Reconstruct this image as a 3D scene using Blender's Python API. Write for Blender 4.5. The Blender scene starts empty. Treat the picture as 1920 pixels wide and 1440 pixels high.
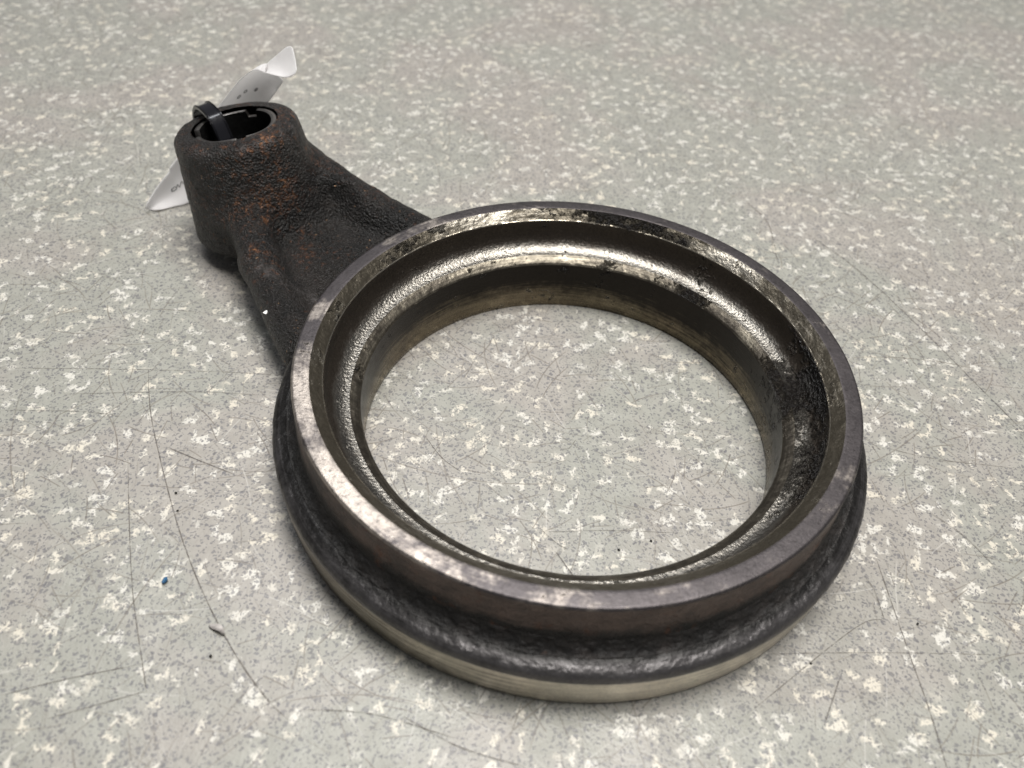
import bpy, math, random
import numpy as np
from mathutils import Matrix, Vector

# ------------------------------------------------------------------ camera, world, lamps, exposure
S = 0.09                       # metres per modelling unit (unit = outer radius of the ring's top rim)
scn = bpy.context.scene
col = scn.collection
cam_d = bpy.data.cameras.new('camera')
cam = bpy.data.objects.new('camera', cam_d); col.objects.link(cam)
cr = Vector((0.99684963, 0.05653376, 0.05563045)); cu = Vector((-0.07931464, 0.71053281, 0.69917975)); cw = Vector((0, 0.70138938, -0.71277832))
cl = Vector((-0.22574227, -2.15090577, 2.43753682)) * S
cam.matrix_world = Matrix(((cr.x, cu.x, -cw.x, cl.x), (cr.y, cu.y, -cw.y, cl.y), (cr.z, cu.z, -cw.z, cl.z), (0, 0, 0, 1)))
cam_d.sensor_width = 36.0; cam_d.lens = 1545.0 / 1920 * 36; cam_d.clip_start = 0.005; cam_d.clip_end = 50
cam_d.dof.use_dof = True; cam_d.dof.focus_distance = 3.15 * S; cam_d.dof.aperture_fstop = 11.0
scn.camera = cam
scn.render.resolution_x = 1024; scn.render.resolution_y = 768

world = bpy.data.worlds.new('World'); scn.world = world; world.use_nodes = True
bg = world.node_tree.nodes['Background']; bg.inputs['Color'].default_value = (0.93, 0.95, 1.0, 1); bg.inputs['Strength'].default_value = 0.14

def area(name, loc, target, sx, sy, power, color):
    d = bpy.data.lights.new(name, 'AREA'); d.shape = 'RECTANGLE'; d.size = sx; d.size_y = sy; d.energy = power; d.color = color
    o = bpy.data.objects.new(name, d); col.objects.link(o)
    o.location = loc; o.rotation_euler = (Vector(target) - Vector(loc)).to_track_quat('-Z', 'Y').to_euler()
    return o
area('ceiling_panel_lamp', (0.17, 0.10, 1.5), (0, -0.05, 0), 0.95, 0.6, 36, (1.0, 0.975, 0.935))
area('ceiling_tube_lamp', (-0.45, 0.75, 1.45), (0, 0, 0), 1.0, 0.2, 7, (0.95, 0.97, 1.0))

scn.view_settings.view_transform = 'Standard'; scn.view_settings.look = 'None'
scn.view_settings.exposure = 0.0; scn.view_settings.gamma = 1.0; scn.view_settings.use_curve_mapping = False
scn.cycles.use_denoising = True
scn.cycles.max_bounces = 6; scn.cycles.diffuse_bounces = 3; scn.cycles.glossy_bounces = 4; scn.cycles.transparent_max_bounces = 6
scn.cycles.use_adaptive_sampling = True; scn.cycles.adaptive_threshold = 0.02
scn.cycles.caustics_reflective = True; scn.cycles.blur_glossy = 0.5

# ------------------------------------------------------------------ numpy noise
rng = np.random.RandomState(7)
LAT = rng.rand(64, 64, 64)
def vnoise(P):
    i = np.floor(P).astype(int); f = P - i; f = f * f * (3 - 2 * f); i &= 63; j = (i + 1) & 63
    r = 0
    for dx in (0, 1):
        for dy in (0, 1):
            for dz in (0, 1):
                X = j[:, 0] if dx else i[:, 0]; Y = j[:, 1] if dy else i[:, 1]; Z = j[:, 2] if dz else i[:, 2]
                w = (f[:, 0] if dx else 1 - f[:, 0]) * (f[:, 1] if dy else 1 - f[:, 1]) * (f[:, 2] if dz else 1 - f[:, 2])
                r = r + w * LAT[X, Y, Z]
    return r - 0.5
def fbm(P, scale, octaves=3):
    r = 0; a = 1.0
    for k in range(octaves):
        r = r + a * vnoise(P * scale + 11.3 * k + 200); scale *= 2.1; a *= 0.5
    return r

# ------------------------------------------------------------------ mesh helpers
def link(name, me, parent=None, mats=()):
    o = bpy.data.objects.new(name, me); col.objects.link(o)
    for m in mats: me.materials.append(m)
    if parent: o.parent = parent
    return o
def mesh(name, V, F, smooth=True):
    me = bpy.data.meshes.new(name); me.from_pydata([tuple(v) for v in np.asarray(V) * S], [], F); me.update()
    if smooth: me.polygons.foreach_set('use_smooth', np.ones(len(me.polygons), bool))
    return me
def fattr(me, name, data):
    a = me.attributes.new(name, 'FLOAT', 'POINT'); a.data.foreach_set('value', np.asarray(data, np.float32))
def vattr(me, name, data):
    a = me.attributes.new(name, 'FLOAT_VECTOR', 'POINT'); a.data.foreach_set('vector', np.asarray(data, np.float32).ravel())
def thing(name, label, cat, loc=(0, 0, 0)):
    o = bpy.data.objects.new(name, None); col.objects.link(o); o.empty_display_size = 0.02; o.location = loc
    o['label'] = label; o['category'] = cat
    return o
def tag(o, label, cat, group=None):
    o['label'] = label; o['category'] = cat
    if group: o['group'] = group
    return o

# ------------------------------------------------------------------ node helpers
class NT:
    dim = '3D'
    def __init__(s, name):
        s.m = bpy.data.materials.new(name); s.m.use_nodes = True; s.t = s.m.node_tree; s.t.nodes.clear()
        s.out = s.t.nodes.new('ShaderNodeOutputMaterial'); s.b = s.t.nodes.new('ShaderNodeBsdfPrincipled')
        s.t.links.new(s.b.outputs[0], s.out.inputs[0])
    def put(s, sock, v):
        if hasattr(v, 'is_output'): s.t.links.new(v, sock)
        elif isinstance(v, (tuple, list)) and len(v) == 3 and sock.type == 'RGBA': sock.default_value = (*v, 1)
        else: sock.default_value = v
    def math(s, op, a, b=None, c=None, clamp=False):
        n = s.t.nodes.new('ShaderNodeMath'); n.operation = op; n.use_clamp = clamp; s.put(n.inputs[0], a)
        if b is not None: s.put(n.inputs[1], b)
        if c is not None: s.put(n.inputs[2], c)
        return n.outputs[0]
    def vmath(s, op, a, b=None, out=0):
        n = s.t.nodes.new('ShaderNodeVectorMath'); n.operation = op; s.put(n.inputs[0], a)
        if b is not None: s.put(n.inputs[3 if op == 'SCALE' else 1], b)
        return n.outputs[out]
    def obj(s):                                   # object coordinates in modelling units
        n = s.t.nodes.new('ShaderNodeTexCoord'); return s.vmath('SCALE', n.outputs['Object'], 1 / S)
    def attr(s, name, fac=True):
        n = s.t.nodes.new('ShaderNodeAttribute'); n.attribute_name = name; return n.outputs['Fac' if fac else 'Vector']
    def noise(s, vec, scale, detail=3, rough=0.55, dist=0.0, color=False):
        n = s.t.nodes.new('ShaderNodeTexNoise'); n.noise_dimensions = s.dim; s.put(n.inputs['Vector'], vec); n.inputs['Scale'].default_value = scale
        n.inputs['Detail'].default_value = detail; n.inputs['Roughness'].default_value = rough; n.inputs['Distortion'].default_value = dist
        return n.outputs['Color' if color else 'Fac']
    def voro(s, vec, scale, feature='F1', rnd=1.0):
        n = s.t.nodes.new('ShaderNodeTexVoronoi'); n.voronoi_dimensions = s.dim; n.feature = feature; s.put(n.inputs['Vector'], vec); n.inputs['Scale'].default_value = scale
        n.inputs['Randomness'].default_value = rnd
        return n.outputs
    def step(s, x, lo, hi, a=0.0, b=1.0):
        n = s.t.nodes.new('ShaderNodeMapRange'); n.interpolation_type = 'SMOOTHSTEP'
        for k, v in enumerate((x, lo, hi, a, b)): s.put(n.inputs[k], v)
        return n.outputs[0]
    def mix(s, f, a, b):
        n = s.t.nodes.new('ShaderNodeMix'); n.data_type = 'RGBA'; s.put(n.inputs[0], f); s.put(n.inputs[6], a); s.put(n.inputs[7], b); return n.outputs[2]
    def mixf(s, f, a, b):
        n = s.t.nodes.new('ShaderNodeMix'); n.data_type = 'FLOAT'; s.put(n.inputs[0], f); s.put(n.inputs[2], a); s.put(n.inputs[3], b); return n.outputs[0]
    def bump(s, h, dist, strength=1.0, normal=None):
        n = s.t.nodes.new('ShaderNodeBump'); s.put(n.inputs['Height'], h); n.inputs['Distance'].default_value = dist * S; s.put(n.inputs['Strength'], strength)
        if normal is not None: s.put(n.inputs['Normal'], normal)
        return n.outputs[0]
    def scale3(s, v, x, y, z): return s.vmath('MULTIPLY', v, (x, y, z))
    def set(s, **k):
        for kk, v in k.items(): s.put(s.b.inputs[kk.replace('_', ' ')], v)

# ------------------------------------------------------------------ materials
def metal(name, dark, bright, bare_bias, rough=(0.45, 0.3), metallic=(0.7, 1.0), streak=0.5, bump_fine=0.0015, bump_scale=60,
          rust=0.0, grime_bias=0.0, streak_bump=0.0, lo=0.50, hi=0.70, speck=0.0, ):
    """aged iron 'bare' is high, black grease where 'grime' is high, rust specks"""
    t = NT(name); p = t.obj(); pc = t.attr('pc', False)
    n1 = t.noise(p, 9, 5, 0.65, 0.3); n2 = t.noise(p, 38, 4, 0.6)
    st = t.noise(pc, 3.0, 5, 0.6)                                   # long along the circumference
    mixn = t.math('ADD', t.math('MULTIPLY', st, streak), t.math('ADD', t.math('MULTIPLY', n1, 1 - streak), t.math('MULTIPLY', t.math('SUBTRACT', n2, 0.5), 0.22)))
    bare = t.step(t.math('ADD', mixn, t.math('ADD', t.attr('bare'), bare_bias)), lo, hi)
    c = t.mix(bare, dark, bright)
    tone = t.math('ADD', 0.70, t.math('MULTIPLY', t.noise(p, 5, 4, 0.6, 0.5), 0.6))
    c = t.vmath('SCALE', c, tone)
    c = t.vmath('SCALE', c, t.step(t.noise(p, 120, 2), 0.25, 0.75, 0.85, 1.12))
    if speck: c = t.mix(t.math('MULTIPLY', t.step(t.noise(p, 75, 3, 0.6), 0.52, 0.68), speck), c, (0.035, 0.031, 0.032))
    if rust:
        r = t.step(t.math('ADD', t.noise(p, 14, 6, 0.75, 0.6), rust), 0.58, 0.74)
        c = t.mix(t.math('MULTIPLY', r, 0.8), c, (0.13, 0.045, 0.018))
    g = t.step(t.math('ADD', t.math('ADD', t.math('MULTIPLY', n1, 0.6), t.math('MULTIPLY', n2, 0.4)), t.math('ADD', t.attr('grime'), grime_bias)), 0.50, 0.64)
    c = t.mix(g, c, (0.012, 0.010, 0.009))
    rg = t.mixf(g, t.math('ADD', t.mixf(bare, rough[0], rough[1]), t.math('MULTIPLY', t.math('SUBTRACT', n2, 0.5), 0.25)), 0.15)
    t.set(Base_Color=c, Roughness=rg, Metallic=t.mixf(g, t.mixf(bare, metallic[0], metallic[1]), 0.0), IOR=1.5)
    fine = t.noise(p, bump_scale, 3, 0.6)
    b = t.bump(fine, bump_fine)
    if streak_bump: b = t.bump(t.noise(pc, 9, 3, 0.6), streak_bump, 1.0, b)
    gb = t.math('MULTIPLY', g, t.math('ADD', t.noise(p, 95, 3, 0.7), t.voro(p, 65)[0]))
    b = t.bump(gb, 0.022, 1.0, b)
    t.set(Normal=b)
    return t.m

M = {}
M['rim'] = metal('oxidised_rim_steel', (0.078, 0.070, 0.072), (0.45, 0.40, 0.355), -0.11, (0.46, 0.42), (0.8, 0.95), 0.25, 0.0009, 120, lo=.44, hi=.72, speck=.55)
M['chamfer'] = metal('stained_chamfer_steel', (0.085, 0.074, 0.056), (0.42, 0.39, 0.335), -0.06, (0.4, 0.36), (0.75, 1.0), 0.4, 0.003, 75, lo=.48, hi=.72)
M['lip'] = metal('bright_worn_lip', (0.16, 0.14, 0.11), (0.60, 0.54, 0.44), 0.05, (0.3, 0.25), (0.9, 1.0), 0.5, 0.001, 80, lo=.4, hi=.65)
M['wall'] = metal('brown_cast_wall', (0.011, 0.010, 0.0095), (0.150, 0.112, 0.096), 0.0, (0.50, 0.40), (0.1, 0.5), 0.4, 0.006, 80, rust=0.03, lo=.35, hi=.75)
M['crust'] = metal('black_cast_crust', (0.011, 0.010, 0.0095), (0.045, 0.037, 0.034), -0.05, (0.62, 0.52), (0.0, 0.1), 0.2, 0.008, 75, rust=-0.06, lo=.4, hi=.8)
M['edge'] = metal('grey_flange_edge', (0.011, 0.010, 0.0095), (0.095, 0.090, 0.091), 0.0, (0.42, 0.38), (0.5, 0.7), 0.5, 0.003, 70, lo=.35, hi=.75)
M['machined'] = metal('pale_machined_band', (0.13, 0.112, 0.082), (0.72, 0.66, 0.55), 0.0, (0.40, 0.32), (0.85, 0.95), 0.9, 0.0006, 90, streak_bump=0.0010, lo=.35, hi=.75)
M['seat'] = metal('dark_grained_seat', (0.050, 0.041, 0.033), (0.225, 0.212, 0.190), 0.0, (0.40, 0.29), (0.7, 1.0), 0.3, 0.0038, 88, lo=.35, hi=.80)
M['step'] = metal('stained_step_steel', (0.06, 0.052, 0.042), (0.24, 0.215, 0.17), 0.0, (0.44, 0.4), (0.85, 1.0), 0.5, 0.0022, 70, lo=.42, hi=.75)
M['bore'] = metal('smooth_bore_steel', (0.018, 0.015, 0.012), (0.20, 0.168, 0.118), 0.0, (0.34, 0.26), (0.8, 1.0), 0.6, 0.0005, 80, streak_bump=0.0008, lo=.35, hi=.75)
def cast_iron():
    t = NT('rusty_black_cast_iron'); p = t.obj()
    n1 = t.noise(p, 7, 5, 0.65, 0.4); n2 = t.noise(p, 60, 4, 0.65)
    c = t.mix(t.step(n1, 0.35, 0.7), (0.005, 0.0045, 0.004), (0.017, 0.0135, 0.0115))
    worn_or_sheen = t.step(t.math('ADD', t.attr('worn_or_sheen'), t.math('MULTIPLY', t.math('SUBTRACT', t.noise(p, 22, 4, 0.65), 0.5), 1.3)), 0.25, 0.75)
    c = t.mix(worn_or_sheen, c, (0.070, 0.064, 0.062))
    rsel = t.math('ADD', t.attr('rust'), t.math('ADD', t.math('MULTIPLY', t.math('SUBTRACT', t.noise(p, 4.5, 3), 0.5), 0.35), t.noise(p, 38, 5, 0.75, 0.5)))
    r1 = t.step(rsel, 0.57, 0.70); r2 = t.step(rsel, 0.66, 0.77)
    c = t.mix(t.math('MULTIPLY', r1, 0.75), c, (0.085, 0.032, 0.014)); c = t.mix(t.math('MULTIPLY', r2, 0.85), c, (0.27, 0.125, 0.052))
    fl = t.step(t.noise(p, 46, 2, 0.5), 0.715, 0.76)                 # small glinting bare flecks
    c = t.mix(fl, c, (0.36, 0.22, 0.13))
    t.set(Base_Color=c, Roughness=t.mixf(worn_or_sheen, t.mixf(fl, t.step(n2, 0.2, 0.8, 0.28, 0.55), 0.25), 0.42), Metallic=t.mixf(fl, t.mixf(worn_or_sheen, 0.0, 0.45), 0.9), Specular_IOR_Level=0.5)
    h = t.math('ADD', t.math('MULTIPLY', t.noise(p, 62, 4, 0.75), 1.0), t.math('MULTIPLY', t.voro(p, 95)[0], 0.6))
    b = t.bump(h, 0.019, t.mixf(worn_or_sheen, 1.0, 0.4)); b = t.bump(t.noise(p, 150, 2), 0.0055, 1.0, b)
    t.set(Normal=b)
    return t.m
M['cast'] = cast_iron()

def simple(name, c, rough, metallic=0.0, bump=0.0, bscale=60, var=0.25, coat=0.0):
    t = NT(name); p = t.obj()
    t.set(Base_Color=t.vmath('SCALE', c, t.step(t.noise(p, 20, 4, 0.6), 0.2, 0.8, 1 - var, 1 + var)), Roughness=rough, Metallic=metallic)
    if coat: t.set(Coat_Weight=coat)
    if bump: t.set(Normal=t.bump(t.noise(p, bscale, 4, 0.6), bump))
    return t.m
M['bush'] = simple('greasy_black_bushing', (0.008, 0.008, 0.008), 0.18, 0.0, 0.006, 30)
M['bush_edge'] = simple('bright_bushing_edge', (0.24, 0.225, 0.21), 0.34, 1.0, 0.003, 50)
M['tie'] = simple('black_nylon', (0.007, 0.007, 0.009), 0.16, 0.0, 0.0004, 30, 0.1)
M['ink'] = simple('grey_black_ink', (0.09, 0.088, 0.09), 0.6)
M['ink_pale'] = simple('pale_grey_ink', (0.22, 0.21, 0.21), 0.6)
M['blue'] = simple('blue_plastic_crumb', (0.035, 0.12, 0.24), 0.35, 0, 0.01, 40)
M['white_chip'] = simple('white_chip', (0.78, 0.78, 0.76), 0.5)
M['dirt'] = simple('black_grit', (0.012, 0.011, 0.010), 0.6, 0, 0.01, 60)
M['shaving'] = simple('grey_paper_shaving', (0.45, 0.42, 0.40), 0.5, 0, 0.004, 60)
M['lint'] = simple('pale_lint', (0.40, 0.36, 0.30), 0.7)

def paper():
    t = NT('white_paper'); p = t.obj()
    t.set(Base_Color=t.vmath('SCALE', (0.90, 0.89, 0.90), t.step(t.noise(p, 30, 3), 0.2, 0.8, 0.97, 1.03)), Roughness=0.55)
    tr = t.t.nodes.new('ShaderNodeBsdfTranslucent'); tr.inputs[0].default_value = (0.88, 0.87, 0.86, 1)
    mx = t.t.nodes.new('ShaderNodeMixShader'); mx.inputs[0].default_value = 0.55
    t.t.links.new(t.b.outputs[0], mx.inputs[1]); t.t.links.new(tr.outputs[0], mx.inputs[2]); t.t.links.new(mx.outputs[0], t.out.inputs[0])
    return t.m
M['paper'] = paper()

def floor_mat():
    t = NT('speckled_linoleum'); t.dim = '2D'; p = t.obj()
    warm = t.step(t.noise(p, 1.1, 4, 0.6, 0.4), 0.40, 0.62)
    c = t.mix(warm, (0.292, 0.290, 0.258), (0.308, 0.289, 0.262))
    c = t.vmath('SCALE', c, t.step(t.noise(p, 14, 4, 0.6), 0.25, 0.75, 0.93, 1.07))
    # cream flakes pressed into the sheet
    fl = None; wcol = t.vmath('SUBTRACT', t.noise(p, 22, 3, 0.7, 0, True), (0.5, 0.5, 0.5)); w = t.vmath('SCALE', wcol, 0.085); clus = t.math('MULTIPLY', t.math('SUBTRACT', t.noise(p, 2.6, 2), 0.5), 0.6)
    for k, (sx, sy, sc, th0, off) in enumerate(((0.85, 1.8, 10.5, 0.21, 0.0), (1.8, 0.85, 11.5, 0.19, 5.3))):
        a = 0.5 * k + 0.4
        q = t.vmath('ADD', p, w)
        n = t.t.nodes.new('ShaderNodeMapping'); t.put(n.inputs[0], q); n.inputs['Rotation'].default_value = (0, 0, a); n.inputs['Scale'].default_value = (sx, sy, 0); n.inputs['Location'].default_value = (off, off * 0.7, 0)
        v = t.voro(n.outputs[0], sc)
        rnd = t.vmath('DOT_PRODUCT', v[1], (0.9, 0.2, 0.0), out=1)
        m = t.step(t.math('SUBTRACT', v[0], t.math('MULTIPLY', rnd, th0)), 0.13, -0.03)
        m = t.math('MULTIPLY', m, t.step(t.math('ADD', rnd, clus), 0.55, 0.72))
        fl = m if fl is None else t.math('MAXIMUM', fl, m)
    ragged = t.step(t.noise(p, 60, 3, 0.65), 0.26, 0.44)
    fl = t.math('MULTIPLY', fl, ragged)
    cream = t.mix(t.step(t.noise(p, 3.5, 2), 0.42, 0.62), (0.68, 0.66, 0.605), (0.67, 0.62, 0.52))
    c = t.mix(t.math('MULTIPLY', fl, 0.70), c, cream)
    # blue grey pepper
    w = t.vmath('SCALE', t.vmath('SUBTRACT', t.noise(p, 60, 1, 0.6, 0, True), (0.5, 0.5, 0.5)), 0.022)
    for sc, r0, r1, amt in ((40, 0.06, 0.26, 0.66), (72, 0.12, 0.27, 0.70)):
        q = t.scale3(t.vmath('ADD', p, w), 1, 1, 0); v = t.voro(q, sc)
        rnd = t.vmath('DOT_PRODUCT', v[1], (0.1, 0.9, 0.0), out=1)
        rad = t.math('ADD', r0, t.math('MULTIPLY', t.math('POWER', rnd, 2.0), r1))
        m = t.math('MULTIPLY', t.step(t.math('SUBTRACT', v[0], rad), 0.06, -0.05), t.step(rnd, 0.18, 0.42))
        c = t.mix(t.math('MULTIPLY', m, amt), c, (0.115, 0.113, 0.122))
    # fine scratches: one line inside each cell, several layers
    scr = None; lite = None
    for k, (sc, wid, ln, curv) in enumerate(((1.3, 0.0034, 0.42, 0.4), (2.1, 0.0030, 0.27, -0.6), (3.3, 0.0028, 0.17, 1.0), (4.1, 0.0026, 0.13, 0.6), (5.2, 0.0028, 0.13, -1.0), (7.6, 0.0028, 0.10, 1.2), (11.0, 0.0026, 0.075, 0.5))):
        q = t.scale3(t.vmath('ADD', p, (3.7 * k, 1.9 * k, 0)), 1, 1, 0)
        v = t.voro(q, sc)
        d = t.vmath('SUBTRACT', q, v[2]); ang = t.math('MULTIPLY', t.vmath('DOT_PRODUCT', v[1], (1, 0, 0), out=1), 6.2832)
        ca = t.math('COSINE', ang); sa = t.math('SINE', ang)
        s1 = t.t.nodes.new('ShaderNodeSeparateXYZ'); t.put(s1.inputs[0], d)
        u = t.math('ADD', t.math('MULTIPLY', s1.outputs[0], ca), t.math('MULTIPLY', s1.outputs[1], sa))
        w = t.math('SUBTRACT', t.math('MULTIPLY', s1.outputs[1], ca), t.math('MULTIPLY', s1.outputs[0], sa))
        w = t.math('ADD', w, t.math('MULTIPLY', t.math('MULTIPLY', u, u), curv))
        m = t.math('MULTIPLY', t.step(t.math('ABSOLUTE', w), wid * 1.3, wid * 0.3), t.step(t.math('ABSOLUTE', u), ln, ln * 0.6))
        m = t.math('MULTIPLY', m, t.step(t.vmath('DOT_PRODUCT', v[1], (0, 1, 0), out=1), 0.15, 0.8, 0.08, 1.0))
        if k == 3: lite = m if lite is None else t.math('MAXIMUM', lite, m)
        else: scr = m if scr is None else t.math('MAXIMUM', scr, m)
    area_s = t.step(t.noise(p, 1.6, 3, 0.6), 0.35, 0.62, 0.40, 1.0)
    scr = t.math('MULTIPLY', scr, area_s)
    c = t.mix(t.math('MULTIPLY', scr, 0.68), c, (0.125, 0.105, 0.085))
    c = t.mix(t.math('MULTIPLY', lite, 0.28), c, (0.62, 0.60, 0.56))
    # faint brown scuffs
    sc2 = t.math('MULTIPLY', t.step(t.noise(p, 2.4, 5, 0.7, 0.8), 0.58, 0.74), t.step(t.noise(p, 50, 4, 0.7), 0.4, 0.7))
    c = t.mix(t.math('MULTIPLY', sc2, 0.32), c, (0.22, 0.185, 0.16))
    t.set(Base_Color=c, Roughness=t.step(t.noise(p, 3, 4, 0.6), 0.3, 0.7, 0.36, 0.48), Metallic=0.0, Specular_IOR_Level=0.45)
    b = t.bump(t.noise(p, 5, 1), 0.012, 0.5); b = t.bump(t.noise(p, 90, 1), 0.0018, 0.6, b)
    t.set(Normal=b)
    return t.m
M['floor'] = floor_mat()

# ------------------------------------------------------------------ the floor
fl = link('floor', mesh('floor', [(-16, -12, 0), (16, -12, 0), (16, 22, 0), (-16, 22, 0)], [(0, 1, 2, 3)], False), None, [M['floor']])
fl['kind'] = 'structure'

def catmull(P, n):
    P = np.asarray(P, float); Q = np.vstack([2 * P[0] - P[1], P, 2 * P[-1] - P[-2]]); out = []
    k = len(P) - 1
    for t in np.linspace(0, k - 1e-9, n):
        i = int(t); u = t - i; a, b, c, d = Q[i:i + 4]
        out.append(0.5 * (2 * b + (c - a) * u + (2 * a - 5 * b + 4 * c - d) * u * u + (3 * b - a - 3 * c + d) * u ** 3))
    return np.array(out)

def scratch_mat():
    t = NT('dark_scratch'); p = t.obj()
    tr = t.t.nodes.new('ShaderNodeBsdfTransparent'); mx = t.t.nodes.new('ShaderNodeMixShader')
    t.set(Base_Color=(0.13, 0.115, 0.10), Roughness=0.7)
    t.put(mx.inputs[0], t.step(t.noise(p, 30, 4, 0.7), 0.30, 0.62, 0.08, 0.68))
    t.t.links.new(tr.outputs[0], mx.inputs[1]); t.t.links.new(t.b.outputs[0], mx.inputs[2]); t.t.links.new(mx.outputs[0], t.out.inputs[0])
    return t.m
M['scratch'] = scratch_mat()
SCR = [
 (.0075, [(-1.713, .174), (-1.621, -.054), (-1.501, -.283), (-1.333, -.575), (-1.174, -.81), (-1.012, -1.008), (-.878, -1.14), (-.79, -1.204)]),
 (.0070, [(1.106, -.457), (1.116, -.666), (1.125, -.855), (1.134, -1.027), (1.134, -1.3)]),
 (.0080, [(-1.498, -.226), (-1.366, -.275), (-1.211, -.329)]),
 (.0045, [(-2.288, .108), (-1.874, .149), (-1.449, .182), (-1.166, .192)]),
 (.0055, [(-1.616, -.295), (-1.488, -.612), (-1.386, -.848), (-1.271, -1.073), (-1.231, -1.152)]),
 (.0040, [(.659, -.869), (1.028, -.834), (1.435, -.807)]),
 (.0070, [(.877, -.929), (.839, -1.001), (.793, -1.087)]),
 (.0050, [(-.551, -.066), (-.465, -.177), (-.356, -.256)]),
 (.0055, [(-1.645, -1.194), (-1.485, -1.132), (-1.271, -1.064)]),
 (.0055, [(-1.493, -1.253), (-1.348, -1.194), (-1.233, -1.146)]),
 (.0075, [(1.221, 1.555), (1.433, 1.261), (1.633, .839), (1.807, .41), (1.89, .206)]),
 (.0075, [(.97, 1.771), (1.056, 1.581), (1.049, 1.211)]),
 (.0075, [(-.028, -.551), (.006, -.601), (.039, -.65)]),
 (.0045, [(1.278, .056), (1.48, .017), (1.812, .002)]),
 (.0045, [(.562, -1.073), (.959, -.758), (1.078, -.709)]),
 (.0035, [(-.09, -.475), (.176, -.443), (.424, -.431)]),
 (.0040, [(-2.019, -.011), (-1.517, .059), (-1.201, .073)]),
 (.0045, [(-.101, -.446), (-.023, -.518), (.014, -.536)]),
 (.0050, [(.041, -.031), (.01, -.08), (-.041, -.08)]),
 (.0045, [(1.073, -.729), (1.067, -.609), (1.046, -.549)]),
 (.0055, [(-.478, -1.156), (-.296, -1.235), (-.093, -1.278)]),
 (.0050, [(-.777, -1.164), (-.556, -1.162), (-.282, -1.218)]),
 (.0045, [(1.277, -.181), (1.45, -.334), (1.556, -.524)]),
 (.0040, [(-2.178, -.114), (-1.881, -.088), (-1.702, -.097)]),
]
rs = np.random.RandomState(3)
for k, (w, pts) in enumerate(SCR):
    P = catmull(pts, 40); T = np.gradient(P, axis=0); T /= np.linalg.norm(T, axis=1)[:, None]; Nn = np.stack([-T[:, 1], T[:, 0]], 1)
    prof = np.clip(np.minimum(np.linspace(0, 8, 40), np.linspace(8, 0, 40)), 0.15, 1) * (0.7 + 0.5 * rs.rand(40)) * w * 0.32
    z = 0.0012 + 0.00012 * k
    V = np.vstack([np.c_[P + Nn * prof[:, None], np.full(40, z)], np.c_[P - Nn * prof[:, None], np.full(40, z)]])
    link('scratch', mesh('scratch', V, [(i, i + 40, i + 41, i + 1) for i in range(39)], False), fl, [M['scratch']])

# ------------------------------------------------------------------ the cast ring
bracket = thing('ring_bracket', 'dirty cast iron ring with a rusty black arm and hollow boss, lying on speckled floor', 'machine part')

def gsum(th, items):                      # angular windows, degrees: (centre, half width, height)
    r = np.zeros_like(th)
    for c, w, h in items:
        d = (th - c + 180) % 360 - 180
        r += h * np.exp(-(d / w) ** 2)
    return r

def resample(prof, step):
    prof = np.asarray(prof, float); out = [prof[0]]
    for a, b in zip(prof[:-1], prof[1:]):
        n = max(1, int(np.ceil(np.linalg.norm(b - a) / step)))
        for k in range(1, n + 1): out.append(a + (b - a) * k / n)
    return np.array(out)

NS = 900
def lathe(name, prof, mat, step=0.008, bare=(), grime=(), rough=0.0, rscale=30, parent=None, smooth_prof=False, bare_or_lit0=0.0, grime0=0.0, pbare=None):
    P = catmull(prof, max(24, len(prof) * 6)) if smooth_prof else resample(prof, step)
    n = len(P); th = np.linspace(0, 2 * np.pi, NS, endpoint=False); deg = np.degrees(th)
    R = np.repeat(P[:, 0][None], NS, 0); Z = np.repeat(P[:, 1][None], NS, 0); TH = np.repeat(th[:, None], n, 1)
    V = np.stack([R * np.cos(TH), R * np.sin(TH), Z], -1).reshape(-1, 3)
    if rough:
        T = np.gradient(P, axis=0); T /= np.linalg.norm(T, axis=1)[:, None]; nr = np.stack([T[:, 1], -T[:, 0]], 1)
        edge = np.minimum(np.minimum(np.arange(n), np.arange(n)[::-1]) / 2.0, 1.0)
        d = fbm(V, rscale, 3).reshape(NS, n) * rough * edge
        V = V.reshape(NS, n, 3)
        V[..., 0] += d * nr[:, 0] * np.cos(TH); V[..., 1] += d * nr[:, 0] * np.sin(TH); V[..., 2] += d * nr[:, 1]
        V = V.reshape(-1, 3)
    F = []
    for i in range(NS):
        j = (i + 1) % NS
        F += [(i * n + k, j * n + k, j * n + k + 1, i * n + k + 1) for k in range(n - 1)]
    me = mesh(name, V, F)
    s = np.concatenate([[0], np.cumsum(np.linalg.norm(np.diff(P, axis=0), axis=1))])
    pc = np.stack([np.cos(TH), np.sin(TH), np.repeat((s * 40)[None], NS, 0)], -1).reshape(-1, 3)
    vattr(me, 'pc', pc)
    pb = np.zeros(n) if pbare is None else np.array([pbare(r, z) for r, z in P])
    fattr(me, 'bare', ((gsum(deg, bare) + bare_or_lit0)[:, None] + pb[None]).ravel())
    fattr(me, 'grime', np.repeat((gsum(deg, grime) + grime0)[:, None], n, 1).ravel())
    return link(name, me, parent or bracket, [mat])

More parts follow.
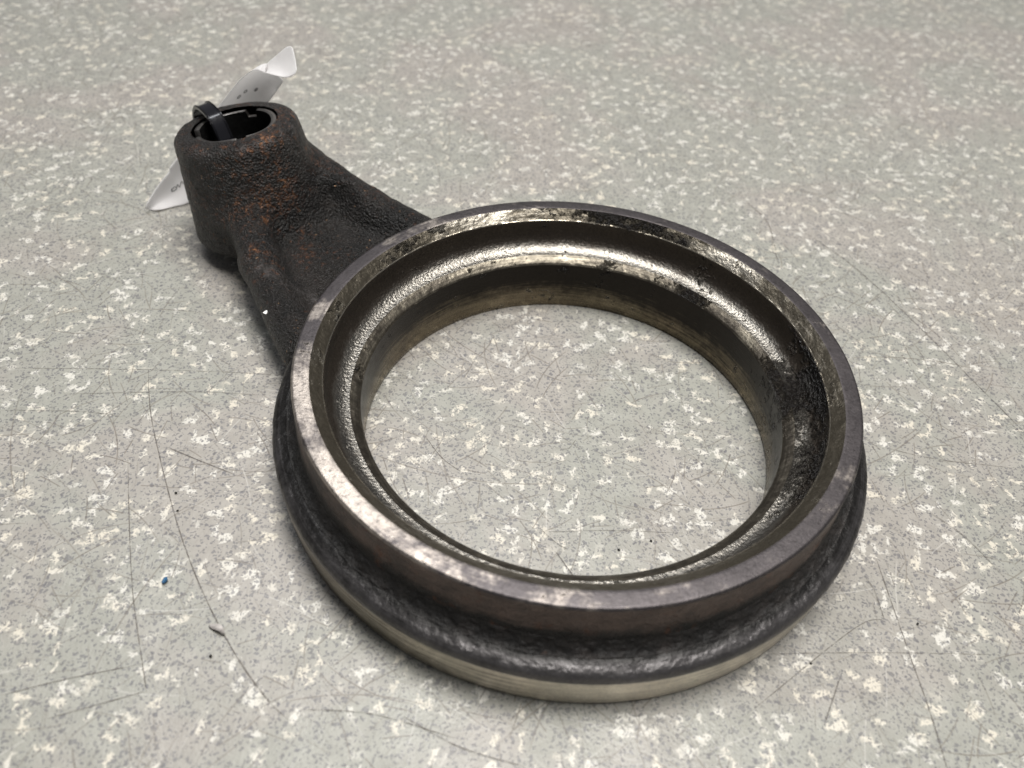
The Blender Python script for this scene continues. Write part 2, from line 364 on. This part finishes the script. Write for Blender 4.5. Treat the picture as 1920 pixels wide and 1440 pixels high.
# profiles run counter-clockwise in (r, z) so that faces look outwards
flange = lathe('flange_edge', [(1.096, .162), (1.0955, .175), (1.091, .187), (1.080, .197), (1.062, .205), (1.042, .211)], M['edge'], smooth_prof=True, rough=0.0035, rscale=28,
               bare=((-80, 52, .26),), bare_or_lit0=-.18, grime0=-.4, pbare=lambda r, z: -.28 + .42 * min(1, max(0, (r - 1.044) / .024)))
flange['label'] = 'rounded dark grey upper edge of the flange'
lathe('machined_band', [(1.070, 0.0), (1.083, .010), (1.0905, .08), (1.096, .162)], M['machined'], 0.01, bare=((-80, 40, .36),), bare_or_lit0=-.16, grime=((-140, 28, .12), (40, 60, .08)), grime0=-.24)  # paler at the front, sides darkened to paint the reflection of shaded floor
lathe('cast_fillet', [(1.042, .211), (1.033, .215), (1.024, .222), (1.016, .233), (1.010, .245), (1.007, .258)], M['crust'], smooth_prof=True, rough=0.012, rscale=34,
      bare=((-60, 30, .05),), grime0=-.4)
lathe('outer_wall', [(1.007, .258), (1.003, .30), (1.001, .35), (1.001, .408)], M['wall'], 0.008, rough=0.004, rscale=18, bare=((-60, 50, .06), (0, 40, .08)), grime0=-.14, pbare=lambda r, z: -.30 + .40 * min(1, max(0, (z - .256) / .06)))
lathe('top_rim', [(1.001, .408), (.9985, .4135), (.994, .4165), (.97, .4172), (.945, .4172), (.940, .4162)], M['rim'], 0.006, rough=0.0012, rscale=14,
      bare=((-138, 20, .36), (-95, 25, .06), (-165, 8, .22), (172, 4, .2), (128, 14, .10), (-28, 4, .12)), grime=((100, 26, -.05), (168, 4, .02)), grime0=-.12)
lathe('seat_lip', [(.8995, .3830), (.8975, .3815), (.896, .379)], M['lip'], 0.002, rough=0.0012, rscale=60, grime=((76, 16, .2), (3, 12, .15)), grime0=-.14, bare=((165, 60, .1),))
lathe('inner_chamfer', [(.940, .4162), (.918, .399), (.8995, .3830)], M['chamfer'], 0.006, rough=0.004, rscale=30,
      bare=((116, 14, .20), (48, 12, .22), (20, 15, .06)), grime=((78, 15, .20), (140, 14, .10), (60, 5, .10), (170, 6, .05)), grime0=-.08)
lathe('bearing_seat', [(0.896, 0.379), (0.896, 0.362), (0.896, 0.345), (0.8945, 0.3278), (0.8899, 0.3113), (0.8825, 0.2961), (0.8726, 0.2828), (0.8604, 0.2718), (0.8466, 0.2637), (0.8316, 0.2587), (0.816, 0.257)], M['seat'], smooth_prof=True,
      bare=((110, 90, .06),), pbare=lambda r, z: .45 * min(1, max(0, (.884 - r) / .03)) - .25, grime=((4, 13, .27), (-24, 16, .17), (52, 5, .04)), grime0=-.10)
lathe('seat_step', [(.816, .257), (.798, .247), (.783, .236), (.779, .230)], M['step'], 0.006, rough=0.0025, rscale=36,
      bare=((92, 22, .12), (28, 4, .2), (150, 30, .05)), grime=((52, 9, .20), (6, 14, .24), (80, 4, .14), (180, 3, .12), (-110, 20, .02)), grime0=-.09)
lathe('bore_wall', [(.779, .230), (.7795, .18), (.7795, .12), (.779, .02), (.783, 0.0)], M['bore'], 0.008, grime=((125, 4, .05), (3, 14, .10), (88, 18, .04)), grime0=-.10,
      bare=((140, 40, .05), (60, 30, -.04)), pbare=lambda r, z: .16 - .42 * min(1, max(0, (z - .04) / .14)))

# ------------------------------------------------------------------ arm and boss: distance field -> mesh
EA = np.array([-.8, .6]); EL = np.array([.6, .8])          # outward along the arm, across the arm
def smin(a, b, k):
    h = np.clip(0.5 + 0.5 * (b - a) / k, 0, 1); return b * (1 - h) + a * h - k * h * (1 - h)
def capsule(P, a, b, ra, rb):
    a = np.array(a); b = np.array(b); ab = b - a; t = np.clip(((P - a) @ ab) / (ab @ ab), 0, 1)
    return np.linalg.norm(P - a - t[:, None] * ab, axis=1) - (ra + (rb - ra) * t)
B0 = np.array([1.829, .012, .07]); BAX = np.array([.173, -.033, 1.0]); BH = .513
BL = np.linalg.norm(BAX); BU = BAX / BL
def boss_coords(P):
    d = P - B0; h = d @ BU; r = np.linalg.norm(d - h[:, None] * BU, axis=1); return r, h
def sdf_boss(P):
    r, h = boss_coords(P); H = BH * BL
    rad = .328 - .058 * np.clip(h / H, 0, 1)
    lo = np.clip(h / (H * .5), 0, 1); e = .075 * (1 - lo) + .042 * lo         # rounding, larger at the foot
    qx = r - (rad - e); qy = np.abs(h - H / 2) - (H / 2 - e)
    return np.minimum(np.maximum(qx, qy), 0) + np.hypot(np.maximum(qx, 0), np.maximum(qy, 0)) - e
def sdf_arm(P):
    a, l, z = P[:, 0], P[:, 1], P[:, 2]
    L = smin(capsule(P, (1.78, -.12, .30), (1.45, -.30, .215), .085, .084), capsule(P, (1.45, -.30, .215), (.96, -.50, .155), .084, .08), .03)
    Rr = smin(capsule(P, (1.78, .25, .31), (1.42, .30, .235), .10, .09), capsule(P, (1.42, .30, .235), (.96, .40, .165), .09, .085), .03)
    ll = -.30 - .19 * np.clip((1.5 - a) / .5, -.6, 1); lr = .29 + .10 * np.clip((1.5 - a) / .5, -.6, 1)
    zt = .190 + .05 * np.clip((a - 1.45) / .3, 0, 1) + .05 * np.clip((1.12 - a) / .15, 0, 1); zb = .085
    q1 = np.maximum(ll - l, l - lr); q2 = np.maximum(z - zt, zb - z); q3 = np.maximum(a - 1.85, .93 - a)
    web = np.maximum(np.maximum(q1, q2), q3)
    d = smin(smin(L, Rr, .03), web, .075)
    dent = np.linalg.norm((P - np.array([1.48, .15, .315])) / np.array([1.1, .85, 1.0]), axis=1) - .115
    return np.maximum(d, -dent) if False else -smin(-d, dent, .05)
def sdf_ring(P):
    r = np.hypot(P[:, 0], P[:, 1]); z = P[:, 2]
    b1 = np.maximum(np.maximum(r - .985, .90 - r), z - .372); b2 = np.maximum(np.maximum(r - 1.055, .90 - r), z - .165)
    return np.maximum(np.minimum(b1, b2), .02 - z)
def sdf(P, noise=True):
    d = smin(sdf_boss(P), sdf_arm(P), .075)
    d = smin(d, sdf_ring(P), .06)
    r, h = boss_coords(P)
    d = -smin(-d, r - .178, .012)
    if noise:
        rough = fbm(P, 14, 3) * .0045 + np.maximum(fbm(P + 3.1, 40, 2), -.1) * .005
        d = d + rough * np.clip((r - .19) / .05, 0.15, 1)
    return d
h = .0075
gx = np.arange(.90, 2.24, h); gy = np.arange(-.72, .72, h); gz = np.arange(.0, .66, h)
X, Y, Z = np.meshgrid(gx, gy, gz, indexing='ij'); GP = np.stack([X, Y, Z], -1).reshape(-1, 3)
Fd = sdf(GP, False); near = np.abs(Fd) < .05
Fd[near] = sdf(GP[near]); Fd = Fd.reshape(X.shape)
def surface_nets(F, org, h):
    ins = F < 0; nx, ny, nz = F.shape
    acc = np.zeros((nx - 1, ny - 1, nz - 1, 3)); cnt = np.zeros((nx - 1, ny - 1, nz - 1))
    sl = lambda o, n: slice(o, n - 1 + o)
    for ax in range(3):
        for o1 in (0, 1):
            for o2 in (0, 1):
                o = [0, 0, 0]; oth = [i for i in range(3) if i != ax]; o[oth[0]] = o1; o[oth[1]] = o2; p = list(o); p[ax] = 1
                A = F[sl(o[0], nx), sl(o[1], ny), sl(o[2], nz)]; Bq = F[sl(p[0], nx), sl(p[1], ny), sl(p[2], nz)]
                m = (A < 0) != (Bq < 0); t = np.where(m, A / np.where(m, A - Bq, 1), 0)
                v = np.zeros(A.shape + (3,)); v[..., :] = o; v[..., ax] = t
                acc += v * m[..., None]; cnt += m
    act = cnt > 0; idx = -np.ones(act.shape, int); idx[act] = np.arange(act.sum())
    ijk = np.argwhere(act); V = (ijk + acc[act] / cnt[act][:, None]) * h + org
    Q = []
    for ax in range(3):
        u, w = [(1, 2), (2, 0), (0, 1)][ax]
        a = [slice(1, -1)] * 3; a[ax] = slice(0, -1); b = [slice(1, -1)] * 3; b[ax] = slice(1, None)
        A = ins[tuple(a)]; Bq = ins[tuple(b)]; m = np.argwhere(A != Bq); flip = A[A != Bq]
        off = np.array([1, 1, 1]); off[ax] = 0; c = m + off
        eu = np.zeros(3, int); eu[u] = 1; ew = np.zeros(3, int); ew[w] = 1
        g = lambda c: idx[c[:, 0], c[:, 1], c[:, 2]]
        q = np.stack([g(c - eu - ew), g(c - ew), g(c), g(c - eu)], 1)
        q[~flip] = q[~flip][:, ::-1]; Q.append(q)
    Q = np.vstack(Q); return V, Q[(Q >= 0).all(1)]
CV, CQ = surface_nets(Fd, np.array([gx[0], gy[0], gz[0]]), h)
for _ in range(2):                                            # snap on to the field
    e = .004; g = np.stack([sdf(CV + e * np.eye(3)[i]) - sdf(CV - e * np.eye(3)[i]) for i in range(3)], 1) / (2 * e)
    d = sdf(CV); gl = np.maximum((g ** 2).sum(1), .3); CV = CV - np.clip(d / gl, -.004, .004)[:, None] * g
CN = np.stack([sdf(CV + e * np.eye(3)[i]) - sdf(CV - e * np.eye(3)[i]) for i in range(3)], 1); CN /= np.linalg.norm(CN, axis=1)[:, None] + 1e-9
cen = CV[CQ].mean(1)
dr = sdf_ring(cen); da = np.minimum(sdf_arm(cen), sdf_boss(cen))
keep = (np.hypot(cen[:, 0], cen[:, 1]) > .975) & (da < .06) & (cen[:, 0] > .92)
CQ = CQ[keep]; cen = cen[keep]
br, bh = boss_coords(cen)
isboss = (br < .345) & ((cen[:, 2] > .30) | (cen[:, 0] > 1.72) )
inhole = (br < .190)
def to_world(P): return np.c_[P[:, 0:1] * EA + P[:, 1:2] * EL, P[:, 2]]
def cast_part(name, Q, label=None):
    used, inv = np.unique(Q, return_inverse=True); P = CV[used]; n = CN[used]
    me = mesh(name, to_world(P), [tuple(q) for q in inv.reshape(-1, 4)])
    # mirrored frame? (EA, EL, z) is left handed -> flip
    me.flip_normals()
    me.normals_split_custom_set_from_vertices([tuple(v) for v in to_world(n)])
    a, l, z = P.T; r, hh = boss_coords(P)
    worn_or_sheen = 0.50 * np.exp(-((sdf_arm(P) / .03) ** 2)) * np.clip((n[:, 2] - .1), 0, 1) * np.exp(-((l + .36 - .38 * (1.35 - a)) / .09) ** 2) * np.clip((1.72 - a) / .2, 0, 1)  # upward side of the left rib greyed, its sheen painted into the colour
    worn_or_sheen += 0.42 * np.exp(-((r - .268) / .035) ** 2) * np.clip((hh - .42) / .05, 0, 1)
    worn_or_sheen += 0.18 * np.clip(n[:, 2], 0, 1) * np.exp(-((l - .36) / .08) ** 2)
    rust = .0 + 0.06 * np.exp(-(((a - 1.62) / .18) ** 2 + ((l + .10) / .17) ** 2)) + 0.04 * (z > .3) - 0.10 * np.exp(-(((a - 1.48) / .14) ** 2 + ((l - .17) / .12) ** 2)) - .05 * np.clip((1.3 - a) / .2, 0, 1)
    fattr(me, 'worn_or_sheen', worn_or_sheen); fattr(me, 'rust', rust)
    o = link(name, me, bracket, [M['cast']])
    if label: o['label'] = label
    return o
cast_part('arm', CQ[~isboss], 'rusty black cast arm widening towards the ring')
cast_part('boss', CQ[isboss & ~inhole], 'rusty hollow boss with a rounded rim')

def frame_pt(r, phi, hh):                                     # boss frame -> world
    e1 = np.array([1, 0, 0.]) - BU * BU[0]; e1 /= np.linalg.norm(e1); e2 = np.cross(BU, e1)
    P = B0 + BU * hh + r * (np.cos(phi) * e1 + np.sin(phi) * e2)
    return to_world(P[None])[0]
H = BH * BL
def bushing():
    n = 120; V = []; top = []
    for i in range(n):
        ph = 2 * math.pi * i / n; d = math.degrees(ph) % 360
        t = H - .010 - .004 * math.sin(3 * ph)
        for c, w in ((62, 9), (205, 7), (300, 10)):
            if abs((d - c + 180) % 360 - 180) < w: t -= .028
        for r, hh in ((.181, .01), (.181, t), (.168, t + .003), (.158, t), (.156, .01)): V.append(frame_pt(r, ph, hh))
    F = []; mi = []
    for i in range(n):
        j = (i + 1) % n
        for k in range(5):
            F.append((i * 5 + k, j * 5 + k, j * 5 + (k + 1) % 5, i * 5 + (k + 1) % 5)); mi.append(1 if k in (1, 2) else 0)
    me = mesh('bushing', V, F, False); o = link('bushing', me, bracket, [M['bush'], M['bush_edge']])
    me.polygons.foreach_set('material_index', mi)
    o['label'] = 'greasy black bushing with a bright thin edge inside the boss'
bushing()

# ------------------------------------------------------------------ cable tie through the boss
def cable_tie():
    root = thing('cable_tie', 'glossy black cable tie looped over the rim of the hollow boss', 'cable tie', tuple(to_world(np.array([[2.12, -.01, .0]]))[0] * S))
    root_off = np.array(root.location) / S
    path = np.array([(2.235, .36), (2.23, .47), (2.215, .525), (2.16, .578), (2.08, .597), (2.005, .585), (1.955, .535), (1.925, .47), (1.93, .33), (1.955, .17), (2.0, .065), (2.07, .035), (2.16, .075), (2.22, .19)])
    P = catmull(np.vstack([path, path[:1]]), 141)[:-1]; n = len(P)
    T = np.roll(P, -1, 0) - np.roll(P, 1, 0); T /= np.linalg.norm(T, axis=1)[:, None]; Nn = np.stack([T[:, 1], -T[:, 0]], 1)   # (a, z) normal
    if ((P - P.mean(0)) * Nn).sum() < 0: Nn = -Nn
    lat0 = -.018 - .03 * (P[:, 1] - .3)
    def sweep(sec, name, mat, par, sel=None, smooth=False):
        V = []; m = len(sec); I = range(n) if sel is None else sel
        for i in I:
            for (u, v) in sec:
                q = np.array([P[i, 0] + Nn[i, 0] * v, lat0[i] + u + .22 * (P[i, 0] - 2.06), P[i, 1] + Nn[i, 1] * v]); V.append(to_world(q[None])[0] - root_off)
        k = len(list(I)); F = []
        for i in range(k if sel is None else k - 1):
            j = (i + 1) % k
            F += [(i * m + a, j * m + a, j * m + (a + 1) % m, i * m + (a + 1) % m) for a in range(m)]
        me = mesh(name, V, F, smooth); return link(name, me, par, [mat])
    w = .036; t = .007
    strap = sweep([(-w, -t), (-w, t * .6), (-w + .002, t), (-w + .009, t), (-w + .011, t * .55), (w - .011, t * .55), (w - .009, t), (w - .002, t), (w, t * .6), (w, -t)], 'strap', M['tie'], root)
    # ridges down both edges, one mesh
    V = []; F = []
    for i in range(0, n, 1):
        for f in (0.0, 0.5):
            p = P[i] * (1 - f) + P[(i + 1) % n] * f; nn = Nn[i]; tt = T[i]; l0 = lat0[i] + .22 * (p[0] - 2.06)
            for u in (-w + .0055, w - .0055):
                b = len(V)
                for (du, dv, ds) in ((-.0025, t, -.0022), (.0025, t, -.0022), (.0025, t, .0022), (-.0025, t, .0022), (-.0018, t + .0022, -.0012), (.0018, t + .0022, -.0012), (.0018, t + .0022, .0012), (-.0018, t + .0022, .0012)):
                    q = np.array([p[0] + nn[0] * dv + tt[0] * ds, l0 + u + du, p[1] + nn[1] * dv + tt[1] * ds]); V.append(to_world(q[None])[0] - root_off)
                F += [(b + 4, b + 5, b + 6, b + 7)] + [(b + k, b + (k + 1) % 4, b + 4 + (k + 1) % 4, b + 4 + k) for k in range(4)]
    me = mesh('ridges', V, F, False); o = link('ridges', me, strap, [M['tie']]); o['kind'] = 'stuff'
    # locking head at the foot of the boss, behind it
    i = n - 4; c = np.array([P[i, 0] + Nn[i, 0] * .02, lat0[i], P[i, 1] + Nn[i, 1] * .02]); V = []; F = []
    for (sx, sy, sz) in ((.03, .048, .045), (.026, .044, .049)):
        for k in range(4):
            a, b2 = ((-1, -1), (1, -1), (1, 1), (-1, 1))[k]
            for zz in (-1, 1): V.append(to_world((c + np.array([a * sx, b2 * sy, zz * sz]))[None])[0] - root_off)
    q = lambda o, k, zz: o * 8 + (k % 4) * 2 + zz
    for k in range(4):
        F.append((q(0, k, 0), q(0, k + 1, 0), q(0, k + 1, 1), q(0, k, 1)))
        F.append((q(0, k, 1), q(0, k + 1, 1), q(1, k + 1, 1), q(1, k, 1))); F.append((q(0, k + 1, 0), q(0, k, 0), q(1, k, 0), q(1, k + 1, 0)))
    F.append(tuple(q(1, k, 1) for k in range(4))); F.append(tuple(q(1, k, 0) for k in (3, 2, 1, 0)))
    link('locking_head', mesh('locking_head', V, F, False), root, [M['tie']])
cable_tie()

# ------------------------------------------------------------------ paper tag
E1 = [(-2.107, 1.22, .042), (-2.071, 1.3, .093), (-2.015, 1.36, .167), (-1.951, 1.42, .235), (-1.844, 1.47, .352), (-1.729, 1.5, .477), (-1.646, 1.51, .57), (-1.587, 1.5, .629), (-1.511, 1.46, 0.684), (-1.428, 1.41, 0.694), (-1.352, 1.38, 0.699), (-1.295, 1.37, 0.726)]
E2 = [(-2.056, 1.25, .015), (-1.998, 1.3, .008), (-1.925, 1.355, .012), (-1.835, 1.50, .075), (-1.681, 1.58, .272), (-1.528, 1.6, .455), (-1.473, 1.62, .521), (-1.446, 1.62, 0.566), (-1.478, 1.61, 0.595), (-1.502, 1.58, 0.649), (-1.431, 1.55, 0.721), (-1.352, 1.53, 0.791)]
def paper_tag():
    base = np.array([-2.05, 1.25, 0.0]); root = thing('paper_tag', 'curled white paper tag standing behind the boss', 'paper tag', tuple(base * S))
    ns, nt = 160, 24
    A = catmull(E1, ns); Bc = catmull(E2, ns)
    notch = lambda s: .07 * max(0.0, (s - .10) / .10) if s < .20 else 0.0
    def surf(i, t):
        a, b = A[i], Bc[i]; c = b - a
        p = a + c * t
        s = i / (ns - 1)
        sag = math.sin(math.pi * t) * .035 * (1 if s < .75 else -.2)
        tt = A[min(i + 1, ns - 1)] - A[max(i - 1, 0)]; nn = np.cross(tt, c); nn = nn / (np.linalg.norm(nn) + 1e-9)
        return p + nn * sag, nn
    V = []; 
    for i in range(ns):
        s = i / (ns - 1); t0 = notch(s); t1 = 1.0
        # rounded corners at the ends
        for end, k in ((0, i), (1, ns - 1 - i)):
            if k < 7: m = (1 - math.sqrt(max(0, 1 - ((7 - k) / 7.0) ** 2))) * .16; t0 = max(t0, m); t1 = min(t1, 1 - m)
        for j in range(nt):
            p, _ = surf(i, t0 + (t1 - t0) * j / (nt - 1)); V.append(p - base)
    F = [(i * nt + j, (i + 1) * nt + j, (i + 1) * nt + j + 1, i * nt + j + 1) for i in range(ns - 1) for j in range(nt - 1)]
    me = mesh('sheet', V, F); o = link('sheet', me, root, [M['paper']])
    md = o.modifiers.new('thickness', 'SOLIDIFY'); md.thickness = .0035 * S; md.offset = 0
    # printed characters: thin ribbons lying on the sheet, given in (s, t)
    def stroke(pts, w, mat, closed=False):
        P = catmull(pts + (pts[:1] if closed else []), 40 if len(pts) > 2 else 12); W = []
        for s, t in P:
            f = s * (ns - 1); i = int(f); u = f - i; p0, n0 = surf(i, t); p1, _ = surf(min(i + 1, ns - 1), t); q = p0 * (1 - u) + p1 * u
            if n0 @ (np.array([-.226, -2.15, 2.44]) - q) < 0: n0 = -n0
            W.append((q + n0 * .004, n0))
        C = np.array([x[0] for x in W]); T = np.gradient(C, axis=0); T /= np.linalg.norm(T, axis=1)[:, None] + 1e-9
        side = np.cross(T, np.array([x[1] for x in W])); n = len(C)
        V = np.vstack([C + side * w, C - side * w]) - base
        link('printed_mark', mesh('printed_mark', V, [(i, i + 1, n + i + 1, n + i) for i in range(n - 1)], False), o, [mat])
    for pts, w, closed, k in MARKS: stroke(pts, w, M[k], closed)
MARKS = []
def oval(s, t, rs, rt, sk=0.0): return [(s + rs * math.cos(a) + sk * math.sin(a), t + rt * math.sin(a)) for a in np.linspace(0, 2 * math.pi, 9)[:-1]]
MARKS += [(oval(.492, .42, .008, .024), .0016, True, 'ink'), (oval(.468, .36, .008, .024), .0016, True, 'ink'), (oval(.502, .62, .009, .016), .0028, True, 'ink_pale')]
MARKS += [([(.150, .44), (.141, .51)], .0025, False, 'ink'), ([(.150, .44), (.168, .47), (.165, .535), (.142, .51)], .0018, False, 'ink'),
          ([(.165, .535), (.182, .475), (.182, .56), (.202, .50), (.203, .58), (.22, .53)], .0018, False, 'ink')]
paper_tag()

# ------------------------------------------------------------------ crumbs on the floor and on the arm
def crumb(name, loc, size, mat, label, cat, seed, flat=0.5, group=None):
    r = np.random.RandomState(seed); ph = (1 + 5 ** .5) / 2
    V = np.array([(-1, ph, 0), (1, ph, 0), (-1, -ph, 0), (1, -ph, 0), (0, -1, ph), (0, 1, ph), (0, -1, -ph), (0, 1, -ph), (ph, 0, -1), (ph, 0, 1), (-ph, 0, -1), (-ph, 0, 1)]) / 1.9
    V = V * (0.65 + 0.7 * r.rand(12, 1)) * np.array([1, .75, flat]) * size
    a = r.rand() * 6.28; V = V @ np.array([[math.cos(a), math.sin(a), 0], [-math.sin(a), math.cos(a), 0], [0, 0, 1]])
    V[:, 2] -= V[:, 2].min()
    F = [(0, 11, 5), (0, 5, 1), (0, 1, 7), (0, 7, 10), (0, 10, 11), (1, 5, 9), (5, 11, 4), (11, 10, 2), (10, 7, 6), (7, 1, 8), (3, 9, 4), (3, 4, 2), (3, 2, 6), (3, 6, 8), (3, 8, 9), (4, 9, 5), (2, 4, 11), (6, 2, 10), (8, 6, 7), (9, 8, 1)]
    o = link(name, mesh(name, V, F, False), None, [mat]); o.location = tuple(np.array(loc) * S); tag(o, label, cat, group); return o
crumb('plastic_crumb', (-1.304, -.785, .001), .014, M['blue'], 'tiny blue plastic crumb on the floor left of the ring', 'crumb', 1, .8)
GR = [((.192, -.522), .010, 'lower left of the two black grit specks inside the ring near its front', 11), ((.307, -.476), .009, 'upper right of the two black grit specks inside the ring near its front', 12),
      ((-1.391, -.432), .009, 'black grit speck beside the long curved scratch left of the ring, upper one', 13), ((-1.36, -.506), .008, 'black grit speck beside the long curved scratch left of the ring, lower one', 14),
      ((1.181, -.721), .011, 'black grit speck on a cream flake right of the straight dark scratch', 15), ((.792, -.892), .008, 'black grit speck on the floor at the lower right of the flange', 17),
      ((-1.08, -1.026), .010, 'black grit speck below the grey paper shaving', 18)]
for (x, y), s, lab, sd in GR: crumb('grit_speck', (x, y, .001), s * .6, M['dirt'], lab, 'grit', sd, .6, 'grit specks on the floor')
def shaving():
    n = 14; V = []; 
    for i in range(n):
        u = i / (n - 1); a = u * 2.2
        c = np.array([-.03 + .06 * u, .012 * math.sin(a), .004 + .022 * math.sin(u * math.pi) * u]); w = .010 * math.sin(math.pi * (.12 + .8 * u))
        V += [c + np.array([0, w, .006]), c - np.array([0, w, 0])]
    F = [(2 * i, 2 * i + 1, 2 * i + 3, 2 * i + 2) for i in range(n - 1)]
    o = link('paper_shaving', mesh('paper_shaving', V, F), None, [M['shaving']]); o.location = tuple(np.array((-1.089, -.945, .002)) * S); o.rotation_euler = (0, 0, -.6)
    o.modifiers.new('t', 'SOLIDIFY').thickness = .002 * S
    tag(o, 'small curled grey shaving touching the long curved scratch', 'shaving')
shaving()
ARM_CHIP = (-1.231, .317, .222)
crumb('white_chip', ARM_CHIP, .015, M['white_chip'], 'tiny white chip stuck to the left edge of the black arm', 'chip', 21, .5)
